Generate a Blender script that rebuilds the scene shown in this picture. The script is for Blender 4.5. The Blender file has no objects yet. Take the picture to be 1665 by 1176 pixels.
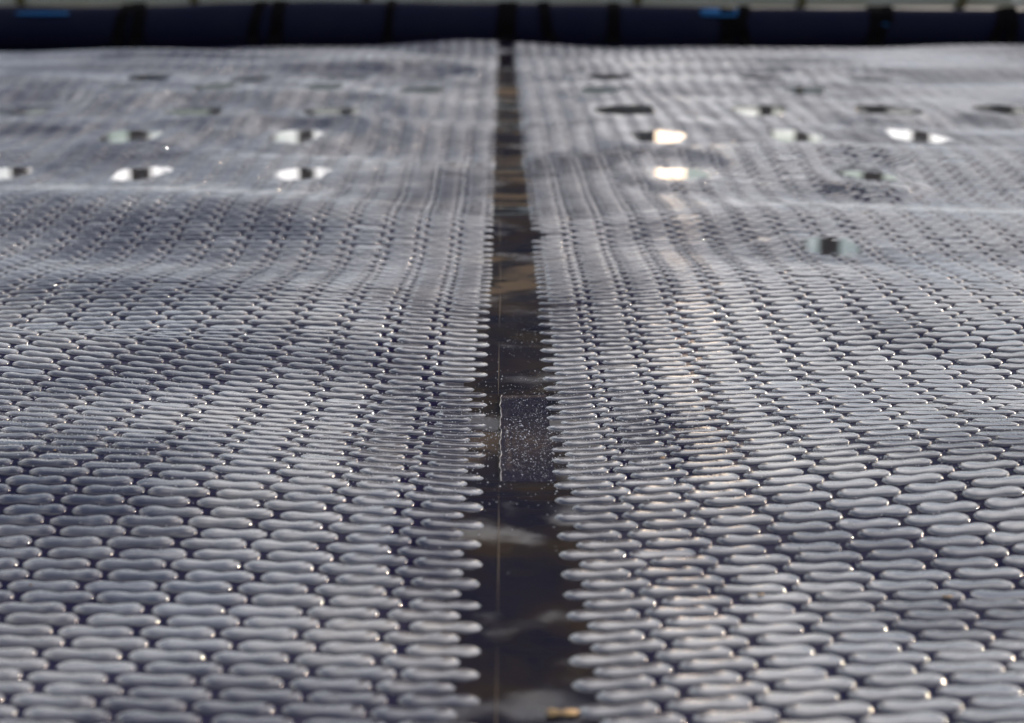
import bpy, bmesh, math, random
import numpy as np
from mathutils import Vector, Matrix

random.seed(7)
rng = np.random.default_rng(11)
R = math.radians
SC = bpy.context.scene
COL = SC.collection

# ------------------------------------------------------------------ camera
CAM_H = 0.297
FPX = 2950.0                      # focal length in pixels of the 1665 px wide photograph
TILT = math.atan((588 + 90) / FPX)
YAW = -15.0 / FPX
CAM_X = -0.009
cam_d = bpy.data.cameras.new("camera")
cam = bpy.data.objects.new("camera", cam_d)
COL.objects.link(cam)
cam.location = (CAM_X, 0, CAM_H)
cam.rotation_euler = (R(90) - TILT, 0, YAW)
cam_d.sensor_width = 36
cam_d.lens = 36 * FPX / 1665
cam_d.clip_start = 0.02
cam_d.clip_end = 6000
cam_d.dof.use_dof = True
cam_d.dof.focus_distance = 1.17
cam_d.dof.aperture_fstop = cam_d.lens / 7.2
cam_d.dof.aperture_blades = 0
SC.camera = cam

# ------------------------------------------------------------------ sky, sun, exposure
SUN_EL, SUN_AZ = 15.0, 54.0       # azimuth clockwise from straight ahead (+Y)
w = bpy.data.worlds.new("World")
SC.world = w
w.use_nodes = True
nt = w.node_tree
bg = nt.nodes["Background"]
sky = nt.nodes.new("ShaderNodeTexSky")
sky.sky_type = 'NISHITA'
sky.sun_disc = False
sky.sun_elevation = R(SUN_EL)
sky.sun_rotation = R(SUN_AZ)
sky.air_density = 1.0
sky.dust_density = 1.2
sky.ozone_density = 1.0
# broken, sunlit cloud over the whole sky
tc = nt.nodes.new("ShaderNodeTexCoord")
sp = nt.nodes.new("ShaderNodeSeparateXYZ"); nt.links.new(tc.outputs["Generated"], sp.inputs[0])
zz = nt.nodes.new("ShaderNodeMath"); zz.operation = 'ADD'; zz.inputs[1].default_value = 0.12; nt.links.new(sp.outputs[2], zz.inputs[0])
zm = nt.nodes.new("ShaderNodeMath"); zm.operation = 'MAXIMUM'; zm.inputs[1].default_value = 0.05; nt.links.new(zz.outputs[0], zm.inputs[0])
cb = nt.nodes.new("ShaderNodeCombineXYZ")
for i in range(2):
    dv = nt.nodes.new("ShaderNodeMath"); dv.operation = 'DIVIDE'
    nt.links.new(sp.outputs[i], dv.inputs[0]); nt.links.new(zm.outputs[0], dv.inputs[1]); nt.links.new(dv.outputs[0], cb.inputs[i])
cn = nt.nodes.new("ShaderNodeTexNoise"); cn.inputs["Scale"].default_value = 0.95; cn.inputs["Detail"].default_value = 6; cn.inputs["Roughness"].default_value = 0.58
nt.links.new(cb.outputs[0], cn.inputs["Vector"])
cr = nt.nodes.new("ShaderNodeMapRange"); cr.inputs[1].default_value = 0.45; cr.inputs[2].default_value = 0.56; cr.inputs[4].default_value = 0.9
nt.links.new(cn.outputs["Fac"], cr.inputs[0])
cm = nt.nodes.new("ShaderNodeMix"); cm.data_type = 'RGBA'
nt.links.new(cr.outputs[0], cm.inputs[0]); nt.links.new(sky.outputs[0], cm.inputs[6])
# lit cloud is brighter towards the sun
vd = nt.nodes.new("ShaderNodeVectorMath"); vd.operation = 'DOT_PRODUCT'
vd.inputs[1].default_value = (math.sin(R(SUN_AZ)) * math.cos(R(SUN_EL)), math.cos(R(SUN_AZ)) * math.cos(R(SUN_EL)), math.sin(R(SUN_EL)))
nt.links.new(tc.outputs["Generated"], vd.inputs[0])
vr = nt.nodes.new("ShaderNodeMapRange"); vr.interpolation_type = 'SMOOTHSTEP'
for i, v_ in enumerate((-1.0, 1.0, 0.50, 1.75)): vr.inputs[1 + i].default_value = v_
nt.links.new(vd.outputs["Value"], vr.inputs[0])
vc = nt.nodes.new("ShaderNodeVectorMath"); vc.operation = 'SCALE'
vc.inputs[0].default_value = (11.2, 10.8, 10.75)
nt.links.new(vr.outputs[0], vc.inputs["Scale"])
nt.links.new(vc.outputs[0], cm.inputs[7])
nt.links.new(cm.outputs[2], bg.inputs[0])
bg.inputs[1].default_value = 0.085
sun_d = bpy.data.lights.new("sun", 'SUN')
sun_d.energy = 3.6
sun_d.angle = R(0.6)
sun_d.color = (1.0, 0.80, 0.62)
sun = bpy.data.objects.new("sun", sun_d)
COL.objects.link(sun)
sdir = Vector((math.sin(R(SUN_AZ)) * math.cos(R(SUN_EL)), math.cos(R(SUN_AZ)) * math.cos(R(SUN_EL)), math.sin(R(SUN_EL))))
sun.rotation_euler = sdir.to_track_quat('Z', 'Y').to_euler()
sun.location = (10, 10, 30)
vs = SC.view_settings
vs.view_transform = 'Standard'
vs.look = 'None'
vs.gamma = 1
vs.use_curve_mapping = False
vs.exposure = 0.92

# ------------------------------------------------------------------ helpers
def tag(o, label=None, cat=None, group=None, kind=None):
    if label: o["label"] = label
    if cat: o["category"] = cat
    if group: o["group"] = group
    if kind: o["kind"] = kind
    return o

def empty(name, loc=(0, 0, 0)):
    o = bpy.data.objects.new(name, None)
    COL.objects.link(o)
    o.location = loc
    o.empty_display_size = 0.05
    return o

def mesh_obj(name, verts, faces, mat, parent=None, smooth=True):
    me = bpy.data.meshes.new(name)
    me.from_pydata([tuple(v) for v in verts], [], [tuple(f) for f in faces])
    me.update()
    if smooth:
        me.shade_smooth()
    for m in (mat if isinstance(mat, (list, tuple)) else [mat]):
        me.materials.append(m)
    o = bpy.data.objects.new(name, me)
    COL.objects.link(o)
    if parent:
        o.parent = parent
    return o

def np_mesh(name, V, F, mat, smooth=True):
    """V (n,3) floats, F (m,3|4) ints; fast mesh."""
    me = bpy.data.meshes.new(name)
    k = F.shape[1]
    me.vertices.add(len(V)); me.vertices.foreach_set("co", V.astype(np.float32).ravel())
    me.loops.add(F.size); me.loops.foreach_set("vertex_index", F.astype(np.int32).ravel())
    me.polygons.add(len(F))
    me.polygons.foreach_set("loop_start", np.arange(0, F.size, k, dtype=np.int32))
    me.update(calc_edges=True)
    me.validate()
    if smooth:
        me.shade_smooth()
    me.materials.append(mat)
    return me

def link(name, me, parent=None):
    o = bpy.data.objects.new(name, me)
    COL.objects.link(o)
    if parent: o.parent = parent
    return o

def box_data(x0, x1, y0, y1, z0, z1, base=0):
    v = [(x0, y0, z0), (x1, y0, z0), (x1, y1, z0), (x0, y1, z0), (x0, y0, z1), (x1, y0, z1), (x1, y1, z1), (x0, y1, z1)]
    f = [(0, 3, 2, 1), (4, 5, 6, 7), (0, 1, 5, 4), (1, 2, 6, 5), (2, 3, 7, 6), (3, 0, 4, 7)]
    return v, [tuple(i + base for i in q) for q in f]

# ------------------------------------------------------------------ materials
def mat(name, base, rough=0.5, metal=0.0, spec=0.5, noise=None, bump=None, rough_var=None, coat=0.0, ior=1.5):
    """noise=(scale, colour2, amount_lo, amount_hi), bump=(scale, strength, distance)"""
    m = bpy.data.materials.new(name)
    m.use_nodes = True
    n, l = m.node_tree.nodes, m.node_tree.links
    b = n["Principled BSDF"]
    b.inputs["Base Color"].default_value = (*base, 1)
    b.inputs["Roughness"].default_value = rough
    b.inputs["Metallic"].default_value = metal
    b.inputs["Specular IOR Level"].default_value = spec
    b.inputs["IOR"].default_value = ior
    b.inputs["Coat Weight"].default_value = coat
    b.inputs["Coat Roughness"].default_value = 0.06
    geo = n.new("ShaderNodeNewGeometry")
    def noise_node(scale, detail=4):
        t = n.new("ShaderNodeTexNoise")
        t.inputs["Scale"].default_value = scale
        t.inputs["Detail"].default_value = detail
        l.new(geo.outputs["Position"], t.inputs["Vector"])
        return t
    def remap(src, a, b_, c, d):
        r = n.new("ShaderNodeMapRange")
        r.inputs[1].default_value, r.inputs[2].default_value = a, b_
        r.inputs[3].default_value, r.inputs[4].default_value = c, d
        l.new(src, r.inputs[0])
        return r.outputs[0]
    if noise:
        t = noise_node(noise[0])
        mx = n.new("ShaderNodeMix"); mx.data_type = 'RGBA'
        mx.inputs[6].default_value = (*base, 1)
        mx.inputs[7].default_value = (*noise[1], 1)
        l.new(remap(t.outputs["Fac"], noise[2], noise[3], 0, 1), mx.inputs[0])
        l.new(mx.outputs[2], b.inputs["Base Color"])
    if rough_var:
        t = noise_node(rough_var[0], 5)
        l.new(remap(t.outputs["Fac"], rough_var[1], rough_var[2], rough_var[3], rough_var[4]), b.inputs["Roughness"])
    if bump:
        t = noise_node(bump[0], 3)
        bp = n.new("ShaderNodeBump")
        bp.inputs["Strength"].default_value = bump[1]
        bp.inputs["Distance"].default_value = bump[2]
        l.new(t.outputs["Fac"], bp.inputs["Height"])
        l.new(bp.outputs["Normal"], b.inputs["Normal"])
    return m

def bubble_material():
    m = bpy.data.materials.new("bubble_plastic")
    m.use_nodes = True
    n, l = m.node_tree.nodes, m.node_tree.links
    b = n["Principled BSDF"]
    geo = n.new("ShaderNodeNewGeometry")
    at_ = n.new("ShaderNodeAttribute"); at_.attribute_name = "dust"  # frost on the tops, with the shade of the sides painted in
    def noise(scale, detail=4, dist=0.0):
        t = n.new("ShaderNodeTexNoise"); t.inputs["Scale"].default_value = scale; t.inputs["Detail"].default_value = detail
        t.inputs["Distortion"].default_value = dist
        l.new(geo.outputs["Position"], t.inputs["Vector"]); return t.outputs["Fac"]
    def rng_(src, a0, a1, b0, b1):
        r = n.new("ShaderNodeMapRange")
        for i, v in enumerate((a0, a1, b0, b1)): r.inputs[1 + i].default_value = v
        l.new(src, r.inputs[0]); return r.outputs[0]
    def mul(a_, b_, op='MULTIPLY'):
        q = n.new("ShaderNodeMath"); q.operation = op
        for i, v in enumerate((a_, b_)):
            if hasattr(v, "links"): l.new(v, q.inputs[i])
            else: q.inputs[i].default_value = v
        return q.outputs[0]
    def mix(f, c0, c1):
        q = n.new("ShaderNodeMix"); q.data_type = 'RGBA'
        l.new(f, q.inputs[0])
        for i, c in ((6, c0), (7, c1)):
            if hasattr(c, "links"): l.new(c, q.inputs[i])
            else: q.inputs[i].default_value = (*c, 1)
        return q.outputs[2]
    # rinsed, wet places: where water has washed the frost off
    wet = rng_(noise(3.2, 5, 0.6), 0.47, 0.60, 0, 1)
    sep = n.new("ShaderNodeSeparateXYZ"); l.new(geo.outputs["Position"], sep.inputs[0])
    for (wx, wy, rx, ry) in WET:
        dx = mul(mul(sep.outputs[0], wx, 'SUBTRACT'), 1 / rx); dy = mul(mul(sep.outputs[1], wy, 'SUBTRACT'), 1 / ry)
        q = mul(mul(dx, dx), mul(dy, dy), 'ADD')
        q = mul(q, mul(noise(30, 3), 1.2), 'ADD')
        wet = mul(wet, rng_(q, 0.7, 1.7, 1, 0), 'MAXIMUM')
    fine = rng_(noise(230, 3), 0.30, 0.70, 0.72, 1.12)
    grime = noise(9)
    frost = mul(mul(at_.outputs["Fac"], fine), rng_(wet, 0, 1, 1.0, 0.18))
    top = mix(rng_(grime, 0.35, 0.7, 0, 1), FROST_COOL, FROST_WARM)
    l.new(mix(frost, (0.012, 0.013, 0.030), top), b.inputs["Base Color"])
    r0 = rng_(frost, 0, 1, 0.08, 0.23)
    l.new(mul(r0, rng_(wet, 0, 1, 1.0, 0.45)), b.inputs["Roughness"])
    b.inputs["IOR"].default_value = 1.6
    l.new(rng_(wet, 0, 1, 0.6, 0.25), b.inputs["Coat Weight"])
    l.new(rng_(wet, 0, 1, 0.5, 0.25), b.inputs["Specular IOR Level"])
    b.inputs["Coat Roughness"].default_value = 0.14
    bp = n.new("ShaderNodeBump"); bp.inputs["Strength"].default_value = 0.12; bp.inputs["Distance"].default_value = 0.0006
    l.new(noise(700, 3), bp.inputs["Height"]); l.new(bp.outputs["Normal"], b.inputs["Normal"])
    return m
FROST_COOL, FROST_WARM = (0.080, 0.086, 0.108), (0.155, 0.147, 0.145)
WET = [(0.21, 0.77, 0.10, 0.05), (0.095, 1.06, 0.05, 0.10), (0.085, 0.83, 0.035, 0.07), (0.30, 1.00, 0.12, 0.06), (-0.045, 1.10, 0.035, 0.18),
       (-0.30, 1.50, 0.22, 0.10), (0.26, 1.70, 0.15, 0.08), (-0.045, 0.86, 0.025, 0.10)]
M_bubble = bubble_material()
M_film = mat("cover_film", (0.008, 0.007, 0.025), 0.10, ior=1.05, noise=(40, (0.016, 0.014, 0.030), 0.5, 0.75),
             rough_var=(25, 0.4, 0.65, 0.05, 0.28), bump=(70, 0.12, 0.002))
M_seam = mat("seam_film", (0.007, 0.007, 0.015), 0.04, noise=(18, (0.020, 0.015, 0.012), 0.45, 0.7),
             rough_var=(14, 0.52, 0.66, 0.02, 0.30), bump=(12, 0.10, 0.004))
M_weld = mat("weld_bead", (0.030, 0.020, 0.012), 0.65, spec=0.15)
M_water = mat("puddle_water", (0.012, 0.014, 0.02), 0.03, ior=1.33)
M_pool = mat("pool_water", (0.01, 0.03, 0.05), 0.05)
M_deck = mat("deck_paving", (0.24, 0.23, 0.21), 0.75, noise=(3, (0.17, 0.17, 0.16), 0.4, 0.7), bump=(40, 0.4, 0.004))
M_roll = mat("navy_roll", (0.0028, 0.0038, 0.013), 0.7, spec=0.03, noise=(12, (0.004, 0.005, 0.013), 0.4, 0.7), bump=(160, 0.6, 0.003))
M_strap = mat("black_webbing", (0.0015, 0.0015, 0.002), 0.9, spec=0.03, bump=(500, 0.5, 0.001))
M_rail = mat("pale_rail", (0.26, 0.30, 0.31), 0.45, noise=(6, (0.20, 0.225, 0.20), 0.4, 0.7))
M_olive = mat("olive_bracket", (0.045, 0.045, 0.018), 0.6)
M_blue = mat("blue_tab", (0.004, 0.045, 0.13), 0.7, spec=0.1)
M_white = mat("white_plastic", (0.75, 0.75, 0.72), 0.5)
M_brick = mat("brown_facade", (0.060, 0.046, 0.036), 0.85, noise=(0.7, (0.085, 0.07, 0.06), 0.4, 0.7))
M_roof = mat("roof_tar", (0.05, 0.05, 0.05), 0.9)
M_glare = mat("glare_reflector", (0.38, 0.36, 0.34), 0.43, metal=1.0)  # rough metal for the added tower that reflects the sun
M_tan = mat("tan_blind", (0.34, 0.24, 0.15), 0.8)
M_dglass = mat("dark_glass", (0.01, 0.012, 0.015), 0.05)
M_frame = mat("grey_frame", (0.10, 0.10, 0.10), 0.6)
M_leaf = mat("dry_leaf", (0.26, 0.17, 0.07), 0.7, noise=(300, (0.16, 0.10, 0.05), 0.4, 0.6))
M_drop = mat("water_droplet", (0.30, 0.31, 0.34), 0.04, ior=1.4)

# ------------------------------------------------------------------ the cover's surface
P = 0.0360                        # spacing of bubbles along a row
D = 0.0136                        # spacing of rows
SEAM = 0.0188                     # half width of the bare seam between the tips
Y_NEAR, Y_FAR = 0.42, 5.22

def ridge(X, Y, yc, A, wf, wb):
    """a swell whose near flank is wf wide and whose far flank is wb wide"""
    d = Y - yc
    wd = np.where(d < 0, wf, wb)
    return A * np.exp(-(d / wd) ** 2)

def smooth(x, a, b):
    t = np.clip((x - a) / (b - a), 0, 1)
    return t * t * (3 - 2 * t)

def H0(X, Y):
    X = np.asarray(X, float); Y = np.asarray(Y, float)
    ax = np.sqrt(X * X + 0.0004)
    z = 0.010 * np.tanh(ax / 0.22)                                   # the heavy seam lies lowest
    # long swells
    z = z + (0.0036 + 0.0022 * smooth(Y, 1.4, 2.6)) * np.sin(2 * math.pi * Y / 0.47 + 1.5 * X + 0.6)
    z = z + 0.0055 * np.sin(2 * math.pi * (Y * 0.93 - X * 0.38) / 0.71 + 2.0) * smooth(Y, 0.8, 2.0)
    z = z + 0.0030 * np.sin(2 * math.pi * (Y * 0.8 + X * 0.6) / 0.39 + 4.0)
    # single swells
    z = z + ridge(X, Y, 1.31 + 0.03 * np.sin(4 * X), 0.023 * (1 - smooth(X, -0.48, -0.03)) + 0.006 * smooth(X, 0.02, 0.3), 0.13, 0.052)
    z = z + ridge(X, Y, 0.955 - 0.05 * X, 0.003 + 0.003 * smooth(X, 0.05, 0.3), 0.08, 0.09)
    z = z + ridge(X, Y, 1.93 + 0.10 * X, 0.009 * np.exp(-((X - 0.02) / 0.45) ** 2), 0.10, 0.12)
    z = z + ridge(X, Y, 2.55 - 0.12 * X, 0.015 * smooth(X, -0.1, 0.4), 0.12, 0.10)
    z = z + ridge(X, Y, 2.88 + 0.05 * X, 0.016 * (1 - smooth(X, -0.5, 0.1)), 0.14, 0.10)
    z = z + ridge(X, Y, 3.55 + 0.08 * np.sin(2 * X), 0.010, 0.18, 0.16)
    z = z + ridge(X, Y, 4.35 - 0.06 * np.sin(3 * X), 0.009, 0.2, 0.2)
    # the far end rides up on the deck's edge, highest at the seam
    z = z + smooth(Y, 4.95, 5.25) * (0.017 * np.exp(-((X + 0.06) / 0.22) ** 2) - 0.012 * smooth(-X, 1.1, 1.5))
    return z

FLAT = []                         # (x, y, half width, half depth, level): dips filled by puddles
def H(X, Y):
    X = np.asarray(X, float); Y = np.asarray(Y, float)
    z = H0(X, Y)
    for fx_, fy_, wx_, wy_, lv in FLAT:
        q = ((X - fx_) / wx_) ** 2 + ((Y - fy_) / wy_) ** 2
        k_ = np.clip(1 - smooth(q, 1.2, 7.0), 0, 1)
        z = z * (1 - k_) + (lv + 0.0007 * np.minimum(q, 3)) * k_
    return z

def HS(X, Y):
    e = 1e-3
    return (H(X + e, Y) - H(X - e, Y)) / (2 * e), (H(X, Y + e) - H(X, Y - e)) / (2 * e)

def at(px, py, z=0.0, it=12):
    """photograph pixel -> point of the cover's surface (layout helper for real positions)"""
    d = Vector(((px - 832.5) / FPX, (588 - py) / FPX, -1.0))
    d = cam.rotation_euler.to_matrix() @ d
    zz = z
    for _ in range(it):
        t = (zz - CAM_H) / d.z
        x, y = CAM_X + d.x * t, d.y * t
        zz = 0.5 * zz + 0.5 * (float(H(x, y)) + z)
    return x, y

def at_y(px, Y, py=None):
    """photograph column at depth Y -> x (and z of the pixel row)"""
    d = cam.rotation_euler.to_matrix() @ Vector(((px - 832.5) / FPX, (588 - (py or 0)) / FPX, -1.0))
    t = Y / d.y
    return CAM_X + d.x * t, CAM_H + d.z * t

# dips where rain water lies, in rows across the cover
PUDDLES = []
ROWS = [
    # photograph row, half width, half height (pixels), columns, name of the row
    (405, 50, 16, [1352], "nearest"),
    (284, 40, 11, [5, 228, 492, 1105, 1405], "second"),
    (223, 42, 11, [210, 482, 1068, 1290, 1490], "third"),
    (181, 44, 8, [35, 318, 540, 1020, 1235, 1440, 1640], "fourth"),
    (149, 32, 5, [185, 352, 528, 688, 975, 1310], "fifth"),
    (129, 34, 4.5, [245, 410, 560, 695, 990, 1235, 1410], "sixth"),
]
words = ["first", "second", "third", "fourth", "fifth", "sixth", "seventh"]
for py, hwp, hhp, cols, rown in ROWS:
    left = sorted([c for c in cols if c < 832], reverse=True)
    right = sorted([c for c in cols if c >= 832])
    for side, lst in (("left", left), ("right", right)):
        for i, px in enumerate(lst):
            x, y = at(px, py)
            dep = (y * y) / (FPX * CAM_H) * hhp
            wx = hwp / FPX * y
            if rown == "nearest":
                lab = "lone shiny puddle nearest the camera, right of the seam, mirroring two pale windows"
            else:
                lab = f"small mirror-like puddle, {words[i]} {side} of the seam in the {rown} row from camera"
            PUDDLES.append((px, py, x, y, wx, dep, lab, len(PUDDLES)))
FLAT = [(x, y, wx, dy, 0.5 * (float(H0(x, y)) + max(float(H0(x, y)), float(H0(x, y - 1.6 * dy)))) - 0.0005) for (_, _, x, y, wx, dy, _, _) in PUDDLES]

# ------------------------------------------------------------------ setting: ground, water
def sheet_with_hole(name, m, big, x0, x1, y0, y1, z):
    v = [(-big, -big, z), (big, -big, z), (big, big, z), (-big, big, z), (x0, y0, z), (x1, y0, z), (x1, y1, z), (x0, y1, z),
         (x0, y0, z - 1.5), (x1, y0, z - 1.5), (x1, y1, z - 1.5), (x0, y1, z - 1.5)]
    f = [(0, 1, 5, 4), (1, 2, 6, 5), (2, 3, 7, 6), (3, 0, 4, 7), (4, 5, 9, 8), (5, 6, 10, 9), (6, 7, 11, 10), (7, 4, 8, 11), (8, 9, 10, 11)]
    return mesh_obj(name, v, f, m, smooth=False)

PX0, PX1, PY0, PY1 = -2.7, 2.7, -1.6, 5.26
tag(sheet_with_hole("ground", M_deck, 1500, PX0, PX1, PY0, PY1, -0.020), kind="structure")
tag(mesh_obj("pool_water", [(PX0, PY0, -0.045), (PX1, PY0, -0.045), (PX1, PY1, -0.045), (PX0, PY1, -0.045)], [(0, 1, 2, 3)], M_pool, smooth=False), kind="structure")

# ------------------------------------------------------------------ buildings (seen mirrored in the wet cover)
def window_mesh(name, pane_mat, ww=1.0, wh=1.75):
    V, F, MI = [], [], []
    def add(x0, x1, y0, y1, z0, z1, mi):
        v, f = box_data(x0, x1, y0, y1, z0, z1, len(V))
        V.extend(v); F.extend(f); MI.extend([mi] * 6)
    a, b = ww / 2, wh
    add(-a, -a + .07, -.08, .0, 0, b, 0); add(a - .07, a, -.08, .0, 0, b, 0)
    add(-a + .07, a - .07, -.08, .0, 0, .07, 0); add(-a + .07, a - .07, -.08, .0, b - .07, b, 0)
    add(-a + .07, a - .07, -.04, .0, .07, b - .07, 1)
    add(-a - .06, a + .06, -.16, -.083, -.06, .0, 0)
    me = bpy.data.meshes.new(name)
    me.from_pydata(V, [], F); me.update()
    me.materials.append(M_frame); me.materials.append(pane_mat)
    me.polygons.foreach_set("material_index", MI)
    return me
W_dark = window_mesh("window_dark", M_dglass)
W_tan = window_mesh("window_tan", M_tan, 1.0, 2.3)

def building(x0, x1, y0, depth, h, label, seed, open_top=0.0, first=()):
    """block with windows; open_top adds an unseen frame of columns of that height to bar the mirrored sky"""
    rnd = random.Random(seed)
    r = empty("apartment_building", ((x0 + x1) / 2, y0, -0.02))
    tag(r, label, "building", "buildings mirrored in the wet cover")
    hw = (x1 - x0) / 2
    v, f = box_data(-hw, hw, 0, depth, 0, h)
    mesh_obj("wall", v, f, M_brick, r, False)
    v, f = box_data(-hw - .3, hw + .3, -.3, depth + .3, h + .003, h + .35)
    mesh_obj("roof", v, f, M_roof, r, False)
    n = max(1, int((2 * hw - 0.4) / 1.55)); fl = int((h - 0.8) / 2.75)
    for k in range(fl):
        for i in range(n):
            tan = open_top == 0 and k in (2, 4) and rnd.random() < 0.5
            o = link("window", W_tan if tan else W_dark, r)
            o.location = ((i - (n - 1) / 2) * 1.55, -0.003, 0.30 + k * 2.75 + (0 if tan else 0.6))
    if open_top:  # columns added out of view to draw dark bars in the puddles' reflections
        x = -hw + 0.5; first = list(first)
        while x < hw - 0.4:
            cw = rnd.choice((0.24, 0.28, 0.34))
            v, f = box_data(x - cw, x + cw, 0.2, 0.8, h + 0.353, h + open_top)
            mesh_obj("column", v, f, M_brick, r, False)
            x += first.pop(0) if first else rnd.choice((1.5, 1.7, 2.4, 2.9))
        v, f = box_data(-hw, hw, 0.1, 0.9, h + open_top + .003, h + open_top + 0.3)
        mesh_obj("beam", v, f, M_brick, r, False)
    return r
building(-30.0, -3.5, 66, 10, 5.3, "long low brown building with an added columned top left of the tower, seen only mirrored", 1, 7.6)
building(-3.2, 3.3, 66, 9, 31.0, "tall brown tower block in line with the seam, seen only mirrored", 4)
building(3.6, 4.9, 67, 7, 5.4, "slim brown house with an added columned top beside the tower, seen only mirrored", 5, 6.4)
building(7.6, 10.1, 66, 8, 5.2, "narrow brown building with an added columned top between two sky gaps, seen only mirrored", 2, 7.4)
building(10.45, 32.0, 66, 10, 5.4, "long brown building with an added columned top beyond the narrow one, seen only mirrored", 3, 7.0, (1.15, 1.5))

# unseen tower added in the sky gap to throw the sun back at the pool
gt = tag(empty("glare_tower", (6.25, 68.0, -0.02)), "slim unseen tower added to throw the sun back at the pool", "building")
gt.rotation_euler = (0, 0, math.atan2(0.84, 0.53))
v, f = box_data(-1.25, 1.25, 0, 2.5, 0, 19.6)
mesh_obj("core", v, f, M_frame, gt, False)
for k in (0, 1, 2, 3, 6):
    v, f = box_data(-1.22, 1.22, -0.05, -0.003, 0.2 + k * 2.75, 2.8 + k * 2.75)
    mesh_obj("glare_panel", v, f, M_glare, gt, False)

# ------------------------------------------------------------------ pool cover
cover = tag(empty("pool_cover", (0, 0, 0)), "navy floating pool cover with rows of grey peanut shaped bubbles and a bare middle seam", "pool cover")

# film: two panels, denser near the camera
def grid(xs, ys, dz):
    X, Y = np.meshgrid(xs, ys)
    V = np.stack([X.ravel(), Y.ravel(), (H(X, Y) + dz).ravel()], 1)
    nx, ny = len(xs), len(ys)
    i = np.arange((ny - 1) * (nx - 1)); r, c = i // (nx - 1), i % (nx - 1)
    a = r * nx + c
    return V, np.stack([a, a + 1, a + nx + 1, a + nx], 1)
ys = np.arange(-1.5, Y_FAR + 0.031, 0.018)
SB = 0.030                       # film panels start under the outer half of the first bubbles
for sgn, nm in ((-1, "film_panel"), (1, "film_panel")):
    xs = SB + np.concatenate([np.arange(0, 0.6, 0.018), np.linspace(0.6, 2.6 - SB, 70)])
    xs = np.sort(sgn * xs)
    V, F = grid(xs, ys, 0)
    link(nm, np_mesh("film_panel", V, F, M_film), cover)
# seam strip, lapped 0.6 mm above the panels
V, F = grid(np.linspace(-SB - 0.006, SB + 0.006, 9), ys, 0.0006)
link("seam_strip", np_mesh("seam_strip", V, F, M_seam), cover)

# bubble shape: peanut outline, inflated
FROST_SHADE = {}
def set_frost_shade(me, vals):
    at_ = me.attributes.new('dust', 'FLOAT', 'POINT')
    at_.data.foreach_set('value', np.asarray(vals, np.float32))

def bubble(n, k, L=0.93, a=0.198, b=0.140, hgt=0.0016, seed=0):
    rr = np.random.default_rng(seed)
    th = np.arange(n) * 2 * math.pi / n
    # outline
    x = np.cos(th); y = np.sin(th)
    half = L / 2
    # superellipse-ish length with a waist
    ox = half * np.sign(x) * np.abs(x) ** 0.72
    u = np.abs(ox) / half
    c = 0.56                                                # where a lobe is widest
    wd = np.where(u < c, b + (a - b) * (0.5 - 0.5 * np.cos(np.clip(u / c, 0, 1) * math.pi)),
                  a * np.sqrt(np.clip(1 - ((u - c) / (1 - c)) ** 2, 0, 1)))
    oy = np.sign(y) * wd
    oy[np.abs(y) < 1e-9] = 0
    asym = 1 + 0.05 * rr.standard_normal()
    oy = oy * np.where(ox > 0, asym, 2 - asym)
    axx = np.clip(ox, -half * 0.62, half * 0.62)            # foot on the bubble's spine
    V = []
    rs = {5: np.array([1, .955, .87, .70, .40]), 4: np.array([1, .94, .80, .50]), 3: np.array([1, .92, .62]), 2: np.array([1, .82])}[k]
    hl = hgt * (1 + 0.06 * rr.standard_normal())
    def top(xx):
        uu = np.abs(xx) / half
        return hl * (0.66 + 0.34 * np.sin(np.clip(uu / 0.56, 0, 1) * math.pi / 2) ** 2) * (1 + 0.04 * xx / half * rr.standard_normal())
    flange = 0.0
    rows = []
    # skirt slightly under the film, then rings
    rows.append(np.stack([ox * P, oy * P, np.full(n, -0.0008)], 1))
    for r in rs:
        px, py = axx + (ox - axx) * r, oy * r
        hz = top(axx) * (1 - r ** 2.5) ** 0.62
        rows.append(np.stack([px * P, py * P, hz + 0.0002], 1))
    FROST_SHADE[n, k] = np.repeat([0.0] + [float(0.03 + 0.97 * smooth(np.array(1 - r), 0.0, 0.30)) for r in rs] + [1.0], n)  # frosty pale top fading to dark edges that paint the sides' shade
    spine = np.stack([axx * P, 0 * axx, top(axx) + 0.0002], 1)
    rows.append(spine)
    V = np.concatenate(rows)
    F = []
    for q in range(len(rows) - 1):
        for i in range(n):
            j = (i + 1) % n
            F.append((q * n + i, q * n + j, (q + 1) * n + j, (q + 1) * n + i))
    return V, np.array(F)

# lattice
def lattice():
    out = []
    ny = int((Y_FAR - Y_NEAR) / D)
    nx = int(2.6 / P)
    for r in range(ny):
        y = Y_NEAR + r * D
        half = 0.40 + 0.30 * y                     # in view and a step to the side
        off = 0.25 * P if r % 2 else 0.0
        c = np.arange(0, nx)
        cen = SEAM + 0.465 * P + c * P
        xr = cen + off                             # right of the seam
        xl = -(cen + (0.25 * P - off))             # left of the seam
        for xx in (xr[xr < half], xl[xl > -half]):
            out.append(np.stack([xx, np.full(len(xx), y)], 1))
    A = np.concatenate(out)
    X, Y = A[:, 0].copy(), A[:, 1].copy()
    Y += 0.045 * np.abs(X) * np.exp(-Y / 3)                          # rows bow towards the camera at the seam
    Y += 0.0035 * np.sin(5.1 * X + 2.2 * Y) * np.sin(3.3 * Y + 1)
    X += 0.0022 * np.sin(4.3 * Y + 1.3 * X) * np.clip(np.abs(X) / 0.1, 0.25, 1)
    X += rng.normal(0, 0.00035, len(X)); Y += rng.normal(0, 0.00025, len(Y))
    return X, Y
BX, BY = lattice()

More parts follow.
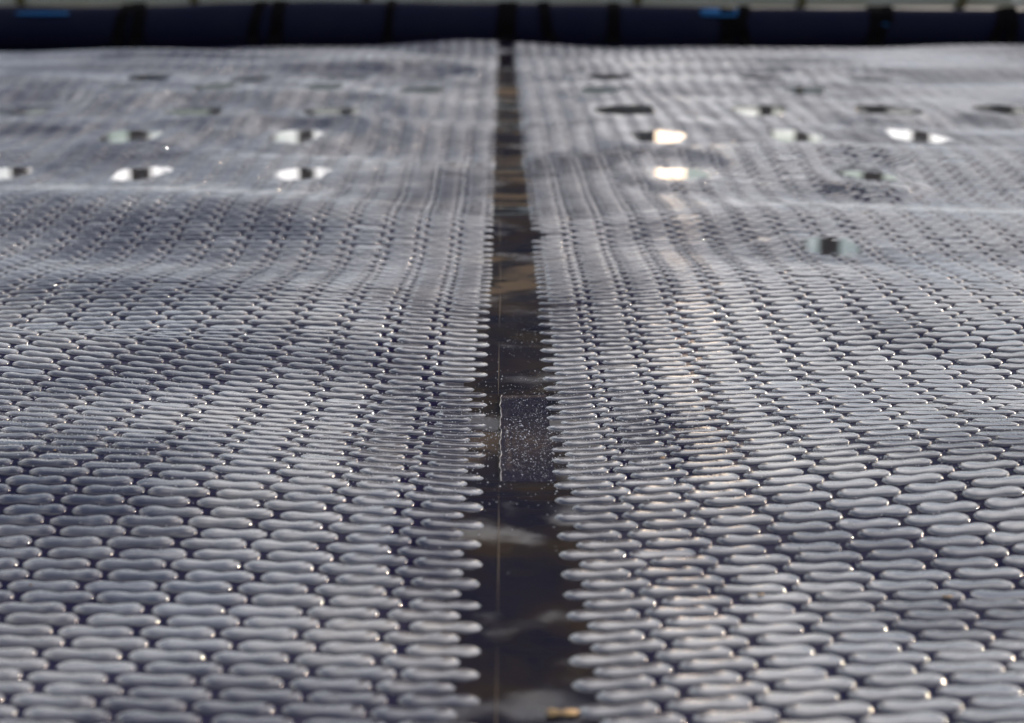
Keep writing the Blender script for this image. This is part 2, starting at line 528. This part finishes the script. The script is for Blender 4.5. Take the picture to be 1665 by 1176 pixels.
# which bubbles show largest: those nearest to the camera inside the frame
from bpy_extras.object_utils import world_to_camera_view
bpy.context.view_layer.update()
Rm = np.array(cam.rotation_euler.to_matrix()).T
pc = np.stack([BX - CAM_X, BY, H(BX, BY) - CAM_H], 1) @ Rm.T
fx = pc[:, 0] / -pc[:, 2] * FPX + 832.5
fy = 588 - pc[:, 1] / -pc[:, 2] * FPX
inside = (fx > -40) & (fx < 1705) & (fy > -20) & (fy < 1180)
order = np.argsort(np.where(inside, -pc[:, 2], 1e9))
SOLO = order[:300]

variants = []
for s in range(9):
    V, F = bubble(28, 5, seed=s, L=0.93 + 0.012 * math.sin(s * 2.1))
    variants.append(np_mesh("bubble", V, F, M_bubble))
    set_frost_shade(variants[-1], FROST_SHADE[28, 5] * (0.72 + 0.05 * s))
for q in SOLO:
    x, y = float(BX[q]), float(BY[q])
    o = link("bubble", variants[int(rng.integers(9))], cover)
    sx, sy = HS(x, y)
    sx, sy = float(sx), float(sy)
    n = Vector((-sx, -sy, 1)).normalized()
    t = Vector((1, 0.045 * math.copysign(1, x) * math.exp(-y / 3) + rng.normal(0, 0.012), 0))
    t = (t - n * t.dot(n)).normalized()
    b = n.cross(t)
    flip = 1 if rng.random() < 0.5 else -1
    m = Matrix((t * flip, b * flip, n)).transposed().to_4x4()
    s = 1 + rng.normal(0, 0.012)
    o.matrix_world = Matrix.Translation((x, y, float(H(x, y)))) @ m @ Matrix.Diagonal((s, s, (1 + rng.normal(0, 0.09)) * (0.5 if rng.random() < 0.035 else 1), 1))

rest = np.setdiff1d(np.arange(len(BX)), SOLO)
def field(idx, n, k):
    base = [bubble(n, k, seed=s) for s in range(5)]
    F0 = base[0][1]; nv = len(base[0][0])
    which = rng.integers(0, 5, len(idx))
    T = np.stack([b[0] for b in base])[which]            # (m, nv, 3)
    s = 1 + rng.normal(0, 0.012, (len(idx), 1))
    hz = 1 + rng.normal(0, 0.09, (len(idx), 1))
    hz = np.where(rng.random((len(idx), 1)) < 0.035, hz * rng.uniform(0.3, 0.6, (len(idx), 1)), hz)     # limp ones
    ang = (0.045 * np.sign(BX[idx]) * np.exp(-BY[idx] / 3) + rng.normal(0, 0.012, len(idx)))[:, None]
    fl = np.where(rng.random((len(idx), 1)) < 0.5, 1, -1)
    lx, ly = T[:, :, 0] * s * fl, T[:, :, 1] * s * fl
    X = BX[idx][:, None] + lx - ly * ang
    Y = BY[idx][:, None] + ly + lx * ang
    Z = H(X, Y) + T[:, :, 2] * hz
    V = np.stack([X, Y, Z], 2).reshape(-1, 3)
    F = (F0[None] + (np.arange(len(idx)) * nv)[:, None, None]).reshape(-1, F0.shape[1])
    return V, F
dist = -pc[rest, 2]
seen = inside[rest]
LV, LF, LD, base = [], [], [], 0
for sel, n, k in ((seen & (dist < 1.5), 20, 4), ((seen & (dist >= 1.5) & (dist < 2.6)) | (~seen & (dist < 1.5)), 12, 3), ((dist >= 2.6) | (~seen & (dist >= 1.5)), 10, 2)):
    idx = rest[sel]
    V, F = field(idx, n, k)
    LD.append((FROST_SHADE[n, k][None] * rng.uniform(0.70, 1.12, (len(idx), 1))).ravel()); LV.append(V); LF.append(F + base); base += len(V)
V, F = np.concatenate(LV), np.concatenate(LF)
bf = link("bubble_field", np_mesh("bubble_field", V, F, M_bubble), cover)
bf["kind"] = "stuff"
set_frost_shade(bf.data, np.concatenate(LD))
print("bubbles", len(BX), "field faces", len(F))

# weld bead along the seam, and its lip that has come loose
def ribbon_tube(name, pts, rad, m, parent, n=6):
    V, F = [], []
    for i, p in enumerate(pts):
        for q in range(n):
            a = 2 * math.pi * q / n
            V.append((p[0] + rad[i] * math.cos(a), p[1], p[2] + rad[i] * math.sin(a)))
    for i in range(len(pts) - 1):
        for q in range(n):
            F.append((i * n + q, i * n + (q + 1) % n, (i + 1) * n + (q + 1) % n, (i + 1) * n + q))
    return mesh_obj(name, V, F, m, parent)
WX = -0.0118
yy = np.arange(0.40, Y_FAR, 0.012)
pts = [(WX + 0.0004 * math.sin(9 * y), y, float(H(WX, y)) + 0.0005) for y in yy]
ribbon_tube("weld_bead", pts, [0.00022 + 0.00012 * math.sin(31 * y) for y in yy], M_weld, cover)
# loose lap of film standing up a little beside the weld
ya, yb = at(812, 785)[1], at(812, 645)[1]
V, F = [], []
ny, nx = 30, 8
for j in range(ny + 1):
    y = ya + (yb - ya) * j / ny
    e = math.sin(math.pi * j / ny) ** 0.5
    for i in range(nx + 1):
        u = i / nx
        x = WX + 0.0012 + u * 0.031 + 0.0004 * (math.sin(j * 0.9) + math.sin(j * 2.3 + 1)) * (1 - u)
        lift = 0.0010 + (e * 0.0004 if i == 0 else 0) - 0.0003 * (j in (0, ny))
        V.append((x, y, float(H(x, y)) + lift))
for j in range(ny):
    for i in range(nx):
        a = j * (nx + 1) + i
        F.append((a, a + 1, a + nx + 2, a + nx + 1))
M_lap = mat("lap_painted_sparkle", (0.010, 0.010, 0.022), 0.08, noise=(1100, (0.30, 0.30, 0.33), 0.66, 0.72), rough_var=(200, 0.4, 0.6, 0.04, 0.14))  # pale specks in the colour paint sparkle onto the dark lap
lap = mesh_obj("loose_lap", V, F, M_lap, cover)
pts = [(v[0], v[1], v[2] + 0.0002) for v in V[::nx + 1]]
ribbon_tube("lap_edge", pts, [0.0003 + 0.00012 * math.sin(1.7 * i) for i in range(len(pts))], mat("lap_edge", (0.10, 0.10, 0.11), 0.4), cover)

# ------------------------------------------------------------------ puddles
def puddle(x0, y0, wx, dy, lift, label, seed):
    """flat water lying in a dip: wx, dy half sizes in metres"""
    rr = random.Random(seed)
    ph = [rr.uniform(0, 6.28) for _ in range(4)]
    n = 40
    z = float(H(x0, y0)) + lift
    ring = []
    for i in range(n):
        a = 2 * math.pi * i / n
        k = 1 + 0.10 * math.sin(2 * a + ph[0]) + 0.09 * math.sin(3 * a + ph[1]) + 0.06 * math.sin(5 * a + ph[2])
        ca, sa = math.cos(a), math.sin(a)
        ring.append((wx * k * math.copysign(abs(ca) ** 0.7, ca), dy * k * math.copysign(abs(sa) ** 0.8, sa)))
    V = [(0, 0, 0)] + [(x * .985, y * .985, 0) for x, y in ring] + [(x, y, -0.0004) for x, y in ring] + [(x * 1.01, y * 1.01, -0.006) for x, y in ring]
    F = [(0, 1 + i, 1 + (i + 1) % n) for i in range(n)]
    for q in range(2):
        for i in range(n):
            F.append((1 + q * n + i, 1 + (q + 1) * n + i, 1 + (q + 1) * n + (i + 1) % n, 1 + q * n + (i + 1) % n))
    o = mesh_obj("puddle", V, F, M_water, smooth=False)
    o.location = (x0, y0, z)
    tag(o, label, "puddle", "puddles lying in the dips of the cover")
    return o
for (px, py, x, y, wx, dy, lab, k) in PUDDLES:
    puddle(x, y, wx * 1.05, dy * 1.05, 0.0020 if y < 2.95 and px != 1405 else 0.0028, lab, k)

# ------------------------------------------------------------------ water droplets (frosty sparkle)
n = 15000
px = rng.uniform(0, 1665, n); py = np.abs(rng.normal(0, 75, n)) * np.where(rng.random(n) < .5, 1, -1) + 690
V1 = np.array([(1, 0, 0), (0.31, 0.95, 0), (-0.81, 0.59, 0), (-0.81, -0.59, 0), (0.31, -0.95, 0), (0.35, 0.45, 0.7), (-0.6, 0.0, 0.7), (0.35, -0.45, 0.7), (0, 0, 0.85)])
F1 = np.array([(0, 1, 5), (1, 2, 5), (2, 6, 5), (2, 3, 6), (3, 4, 6), (4, 7, 6), (4, 0, 7), (0, 5, 7), (5, 6, 8), (6, 7, 8), (7, 5, 8)])
dirs = np.stack([(px - 832.5) / FPX, (588 - py) / FPX, -np.ones(n)], 1) @ np.array(cam.rotation_euler.to_matrix()).T
t = (0.005 - CAM_H) / dirs[:, 2]
DX, DY = CAM_X + dirs[:, 0] * t, dirs[:, 1] * t
keep = (rng.random(n) < 0.35) | (np.sin(DX * 19 + 1) * np.sin(DY * 13) + 0.5 * np.sin(DX * 43 + DY * 31) > 0.25)
DX, DY = DX[keep], DY[keep]
# height of the bubble surface under each droplet (nearest bubble, its own profile)
def bubble_z(x, y):
    out = np.zeros(len(x))
    near = (BY < 2.2)
    bx, by = BX[near], BY[near]
    for i in range(len(x)):
        m = np.abs(by - y[i]) < D * 1.2
        dx = (bx[m] - x[i]) / (0.46 * P); dy_ = (by[m] - y[i]) / (0.20 * P)
        q = (np.abs(dx) ** 3 + np.abs(dy_) ** 2.2)
        r = q.min() if len(q) else 9
        out[i] = 0.0015 * (1 - r) ** 0.6 if r < 1 else 0.0
    return out
lx_ = rng.uniform(WX + 0.002, WX + 0.031, 800); ly_ = np.where(np.arange(800) < 600, ya + (yb + 0.03 - ya) * rng.beta(1.3, 1.1, 800), rng.uniform(at(840, 580)[1], at(840, 500)[1], 800))
lx_ = np.where(np.sin(lx_ * 420) + np.sin(ly_ * 150 + lx_ * 90) > -0.5, lx_, lx_ + 0.004)
DX, DY = np.concatenate([DX, lx_]), np.concatenate([DY, ly_])
DZ = H(DX, DY) + np.maximum(bubble_z(DX, DY), np.where((DX > WX) & (DX < WX + 0.032) & (DY > ya) & (DY < yb), 0.0010, 0.0006))
rad = rng.lognormal(-8.25, 0.45, len(DX)).clip(0.00012, 0.0006)
rad[-800:] *= 0.55
V = (V1[None] * rad[:, None, None] + np.stack([DX, DY, DZ], 1)[:, None, :]).reshape(-1, 3)
F = (F1[None] + (np.arange(len(DX)) * len(V1))[:, None, None]).reshape(-1, 3)
tag(link("water_droplets", np_mesh("water_droplets", V, F, M_drop)), "fine water droplets sprinkled over the bubbles", "droplets", kind="stuff")

# ------------------------------------------------------------------ dry leaf scraps
def leaf(px, py, size, lift, label, seed):
    rr = random.Random(seed)
    x0, y0 = at(px, py, lift)
    n = 14; V = [(0, 0, 0.001)]
    for i in range(n):
        a = 2 * math.pi * i / n
        r = size * (1 if abs(math.cos(a)) > .5 else .55) * rr.uniform(0.8, 1.1)
        V.append((r * math.cos(a), 0.6 * r * math.sin(a), rr.uniform(0, 0.0012)))
    o = mesh_obj("dry_leaf", V, [(0, 1 + i, 1 + (i + 1) % n) for i in range(n)], M_leaf)
    o.modifiers.new("thick", 'SOLIDIFY').thickness = 0.0003
    o.location = (x0, y0, float(H(x0, y0)) + lift)
    o.rotation_euler = (0, 0, rr.uniform(-.5, .5))
    tag(o, label, "leaf", "dry leaf scraps on the cover")
leaf(915, 1160, 0.0075, 0.0016, "tan dry leaf scrap lying in the seam at the near edge", 1)
leaf(1540, 972, 0.0022, 0.0020, "tiny orange brown leaf scrap on a bubble far right", 2)
leaf(1237, 968, 0.0018, 0.0020, "tiny brown leaf scrap on bubbles beside the long wet spot", 3)

# ------------------------------------------------------------------ roll of cover at the far end
YR = 5.345
def roll_r(x):                     # the roll is fattest left of the middle
    return 0.0715 + 0.007 * math.exp(-((x + 0.35) / 0.55) ** 2) - 0.004 * float(smooth(np.array(x), 0.3, 1.2)) + 0.0010 * math.sin(7 * x)
roll = tag(empty("cover_roll", (0, YR, -0.02)), "long dark navy roll lying along the far edge of the cover", "roll")
xs = np.linspace(-2.3, 2.3, 150); n = 40
V, F = [], []
for x in xs:
    r = roll_r(x)
    for q in range(n):
        a = 2 * math.pi * q / n
        rr = r * (1 + 0.012 * math.sin(3 * a + 5 * x) + 0.01 * math.sin(x * 23 + a))
        V.append((x, rr * math.cos(a) * 0.98, r + rr * math.sin(a)))
for i in range(len(xs) - 1):
    for q in range(n):
        F.append((i * n + q, (i + 1) * n + q, (i + 1) * n + (q + 1) % n, i * n + (q + 1) % n))
mesh_obj("rolled_film", V, F, M_roll, roll)
for xe in (-2.3, 2.3):             # spiral ends
    pts = []
    for i in range(90):
        a = i * 0.42; rr = 0.058 * (1 - i / 95)
        pts.append((a, rr))
    V, F = [], []
    for a, rr in pts:
        for dr in (0, 0.004):
            for dx in (-0.002, 0.012):
                V.append((xe + math.copysign(dx, xe) * (1 if dx > 0 else 1), (rr - dr) * math.cos(a), roll_r(xe) + (rr - dr) * math.sin(a)))
    for i in range(len(pts) - 1):
        b = 4 * i
        F += [(b, b + 1, b + 5, b + 4), (b + 2, b + 6, b + 7, b + 3), (b + 1, b + 3, b + 7, b + 5)]
    mesh_obj("rolled_end", V, F, M_roll, roll)

def strap(path, wpx, label, lift=0.003, group="black straps hanging over the navy roll"):
    """path: photograph points top to bottom, laid on the roll's near face as a 3 mm thick webbing"""
    N = 26
    V, F = [], []
    ys_ = np.array([p[1] for p in path], float); xs_ = np.array([p[0] for p in path], float)
    wm = wpx * 1.4 / FPX * 5.28 / 2
    full = path[0][1] <= 3
    t0 = 130 if full else 90 - path[0][1] * 0.9
    t1 = -32 if path[-1][1] > 60 else 20
    for i in range(N + 1):
        t = i / N
        a = R(t0 + (t1 - t0) * t)
        # image row reached at this angle
        z = 0.068 * (1 + math.sin(a))
        row = np.interp(z, [0.0, 0.136], [84, 4])
        pxv = np.interp(row, ys_, xs_) if a < R(90) else xs_[0]
        x, _ = at_y(pxv, YR - 0.06)
        r = roll_r(x) + lift + 0.0012 * math.sin(i * 0.8 + x * 9)
        cy, cz = YR - r * math.cos(a) * 0.98, -0.02 + roll_r(x) + r * math.sin(a)
        if a < R(-10):                                    # the end lies out on the cover
            cy -= 0.02 * (R(-10) - a) / R(20)
            cz = max(cz, float(H(x, min(cy, 5.24))) + 0.006)
        ny_, nz_ = -math.cos(a), math.sin(a)
        tw = 0.35 * math.sin(t * 4 + x * 5)
        for sx in (-1, 1):
            for th in (0, 0.003):
                V.append((x + sx * wm, cy + ny_ * th, cz + nz_ * th + sx * tw * 0.002))
    for i in range(N):
        b = 4 * i
        F += [(b, b + 4, b + 5, b + 1), (b + 2, b + 3, b + 7, b + 6), (b, b + 2, b + 6, b + 4), (b + 1, b + 5, b + 7, b + 3)]
    F += [(0, 1, 3, 2), (4 * N, 4 * N + 2, 4 * N + 3, 4 * N + 1)]
    o = mesh_obj("strap", V, F, M_strap, smooth=False)
    tag(o, label, "strap", group)
    return o
strap([(204, 0), (196, 25), (186, 76)], 14, "leaning outer black strap of the leftmost pair on the roll")
strap([(218, 0), (226, 14), (221, 50), (212, 84)], 15, "inner black strap of the leftmost pair on the roll", 0.0065)
strap([(423, 0), (412, 40), (410, 76)], 12, "thinner left black strap of the second pair on the roll")
strap([(453, 0), (450, 40), (441, 84)], 15, "wider right black strap of the second pair on the roll")
strap([(636, 0), (631, 40), (629, 66)], 10, "narrow single black strap between second pair and the seam")
strap([(826, 0), (823, 40), (821, 64)], 22, "broad black strap on the roll right above the seam")
strap([(884, 0), (889, 40), (904, 72)], 13, "curved black strap just right of the seam")
strap([(1000, 0), (998, 40), (998, 75)], 14, "straight vertical black strap between curved strap and blue tab")
strap([(1184, 22), (1184, 50), (1182, 76)], 16, "short black strap hanging below the blue tab, left one", 0.003)
strap([(1216, 0), (1205, 28), (1212, 55), (1223, 76)], 13, "bent black strap beside the blue tab", 0.0065)
strap([(1432, 0), (1428, 40), (1421, 76)], 20, "broad black strap at the second blue tab")
strap([(1451, 0), (1448, 25), (1443, 45)], 8, "narrow short black strap end beside the second blue tab", 0.0065)
strap([(1638, 0), (1624, 40), (1613, 76)], 12, "leaning black strap of the rightmost pair on the roll")
strap([(1650, 0), (1648, 30), (1642, 78)], 13, "straighter black strap of the rightmost pair on the roll", 0.0065)

def tab(px, pyc, wpx, hpx, label):
    x, z = at_y(px, YR - 0.055, pyc)
    hw, hh = wpx / FPX * 5.29 / 2, hpx / FPX * 5.29 / 2
    V, F = [], []
    nx = 8
    for i in range(nx + 1):
        u = -1 + 2 * i / nx
        for v_ in (-1, 1):
            zz = z + v_ * hh * (1 - 0.25 * u * u)
            dz = min(max((zz + 0.02 - roll_r(x)) / (roll_r(x) + 0.004), -1), 1)
            yy_ = YR - 0.98 * (roll_r(x) + 0.004) * math.sqrt(max(0, 1 - dz * dz)) - 0.003
            V.append((x + u * hw, yy_ - 0.002 * math.cos(u * 3), zz))
    for i in range(nx):
        F.append((2 * i, 2 * i + 2, 2 * i + 3, 2 * i + 1))
    o = mesh_obj("fabric_tab", V, F, M_blue)
    o.modifiers.new("thick", 'SOLIDIFY').thickness = 0.002
    tag(o, label, "tab", "blue tabs on the roll")
tab(1178, 20, 76, 12, "wide bright blue tab near the bent black strap")
tab(1440, 30, 16, 22, "small upright blue tab between the two straps at right")
tab(68, 22, 84, 5, "long faint blue tab at the far left of the roll")

# ------------------------------------------------------------------ rail behind the roll
YB = 5.62
rail = tag(empty("rail", (0, YB, -0.02)), "pale grey tubular rail with olive brackets behind the navy roll", "rail")
_, zc = at_y(832, YB, -14)
rad_ = 0.048
V, F = [], []
n = 28
xs = np.linspace(-2.5, 2.5, 12)
for x in xs:
    for q in range(n):
        a = 2 * math.pi * q / n
        V.append((x, rad_ * math.cos(a), zc + 0.02 + rad_ * math.sin(a)))
for i in range(len(xs) - 1):
    for q in range(n):
        F.append((i * n + q, (i + 1) * n + q, (i + 1) * n + (q + 1) % n, i * n + (q + 1) % n))
F += [tuple(range(n)), tuple(reversed(range((len(xs) - 1) * n, len(xs) * n)))]
mesh_obj("tube", V, F, M_rail, rail)
for px in (32, 315, 596, 1037, 1305, 1566):
    x, _ = at_y(px, YB - 0.05)
    V, F = [], []
    hw = 0.0125
    for q in range(n + 1):
        a = 2 * math.pi * q / n
        for r in (rad_ + 0.001, rad_ + 0.007):
            for sx in (-1, 1):
                V.append((x + sx * hw, r * math.cos(a), zc + 0.02 + r * math.sin(a)))
    for i in range(n):
        b = 4 * i
        F += [(b + 2, b + 3, b + 7, b + 6), (b, b + 2, b + 6, b + 4), (b + 1, b + 5, b + 7, b + 3)]
    v, f = box_data(x - hw, x + hw, -0.012, 0.012, 0.0, zc + 0.02 - rad_ - 0.004, len(V))
    mesh_obj("bracket", V + v, F + f, M_olive, rail, False)
# white block at the far right end
x, z = at_y(1657, YR - 0.01, 10)
bm = bmesh.new()
bmesh.ops.create_cube(bm, size=1)
bmesh.ops.scale(bm, vec=(0.05, 0.035, 0.075), verts=bm.verts)
bmesh.ops.bevel(bm, geom=list(bm.edges), offset=0.006, segments=2, affect='EDGES')
me = bpy.data.meshes.new("buckle"); bm.to_mesh(me); bm.free(); me.materials.append(M_white); me.shade_smooth()
o = link("strap_buckle", me); o.location = (x + 0.012, YR - 0.02, z + 0.036); o.rotation_euler = (0.1, 0.5, 0.1)
tag(o, "white plastic buckle on top of the roll at the far right", "buckle")

# grit and leaf dust blown onto the cover
n = 260
gx = rng.uniform(-0.45, 0.45, n); gy = rng.uniform(0.6, 1.8, n)
gz = H(gx, gy) + bubble_z(gx, gy)
gr = rng.lognormal(-7.75, 0.45, n).clip(0.0002, 0.0013)
sh = rng.uniform(0.5, 1.6, (n, 1, 3)) * np.array([1, 1, 0.5])
V = (V1[None] * gr[:, None, None] * sh + np.stack([gx, gy, gz], 1)[:, None, :]).reshape(-1, 3)
F = (F1[None] + (np.arange(n) * len(V1))[:, None, None]).reshape(-1, 3)
tag(link("grit", np_mesh("grit", V, F, mat("brown_grit", (0.09, 0.06, 0.035), 0.8, noise=(90, (0.22, 0.15, 0.09), 0.45, 0.6)), smooth=False)), "scattered brown grit and leaf dust on the bubbles", "grit", kind="stuff")
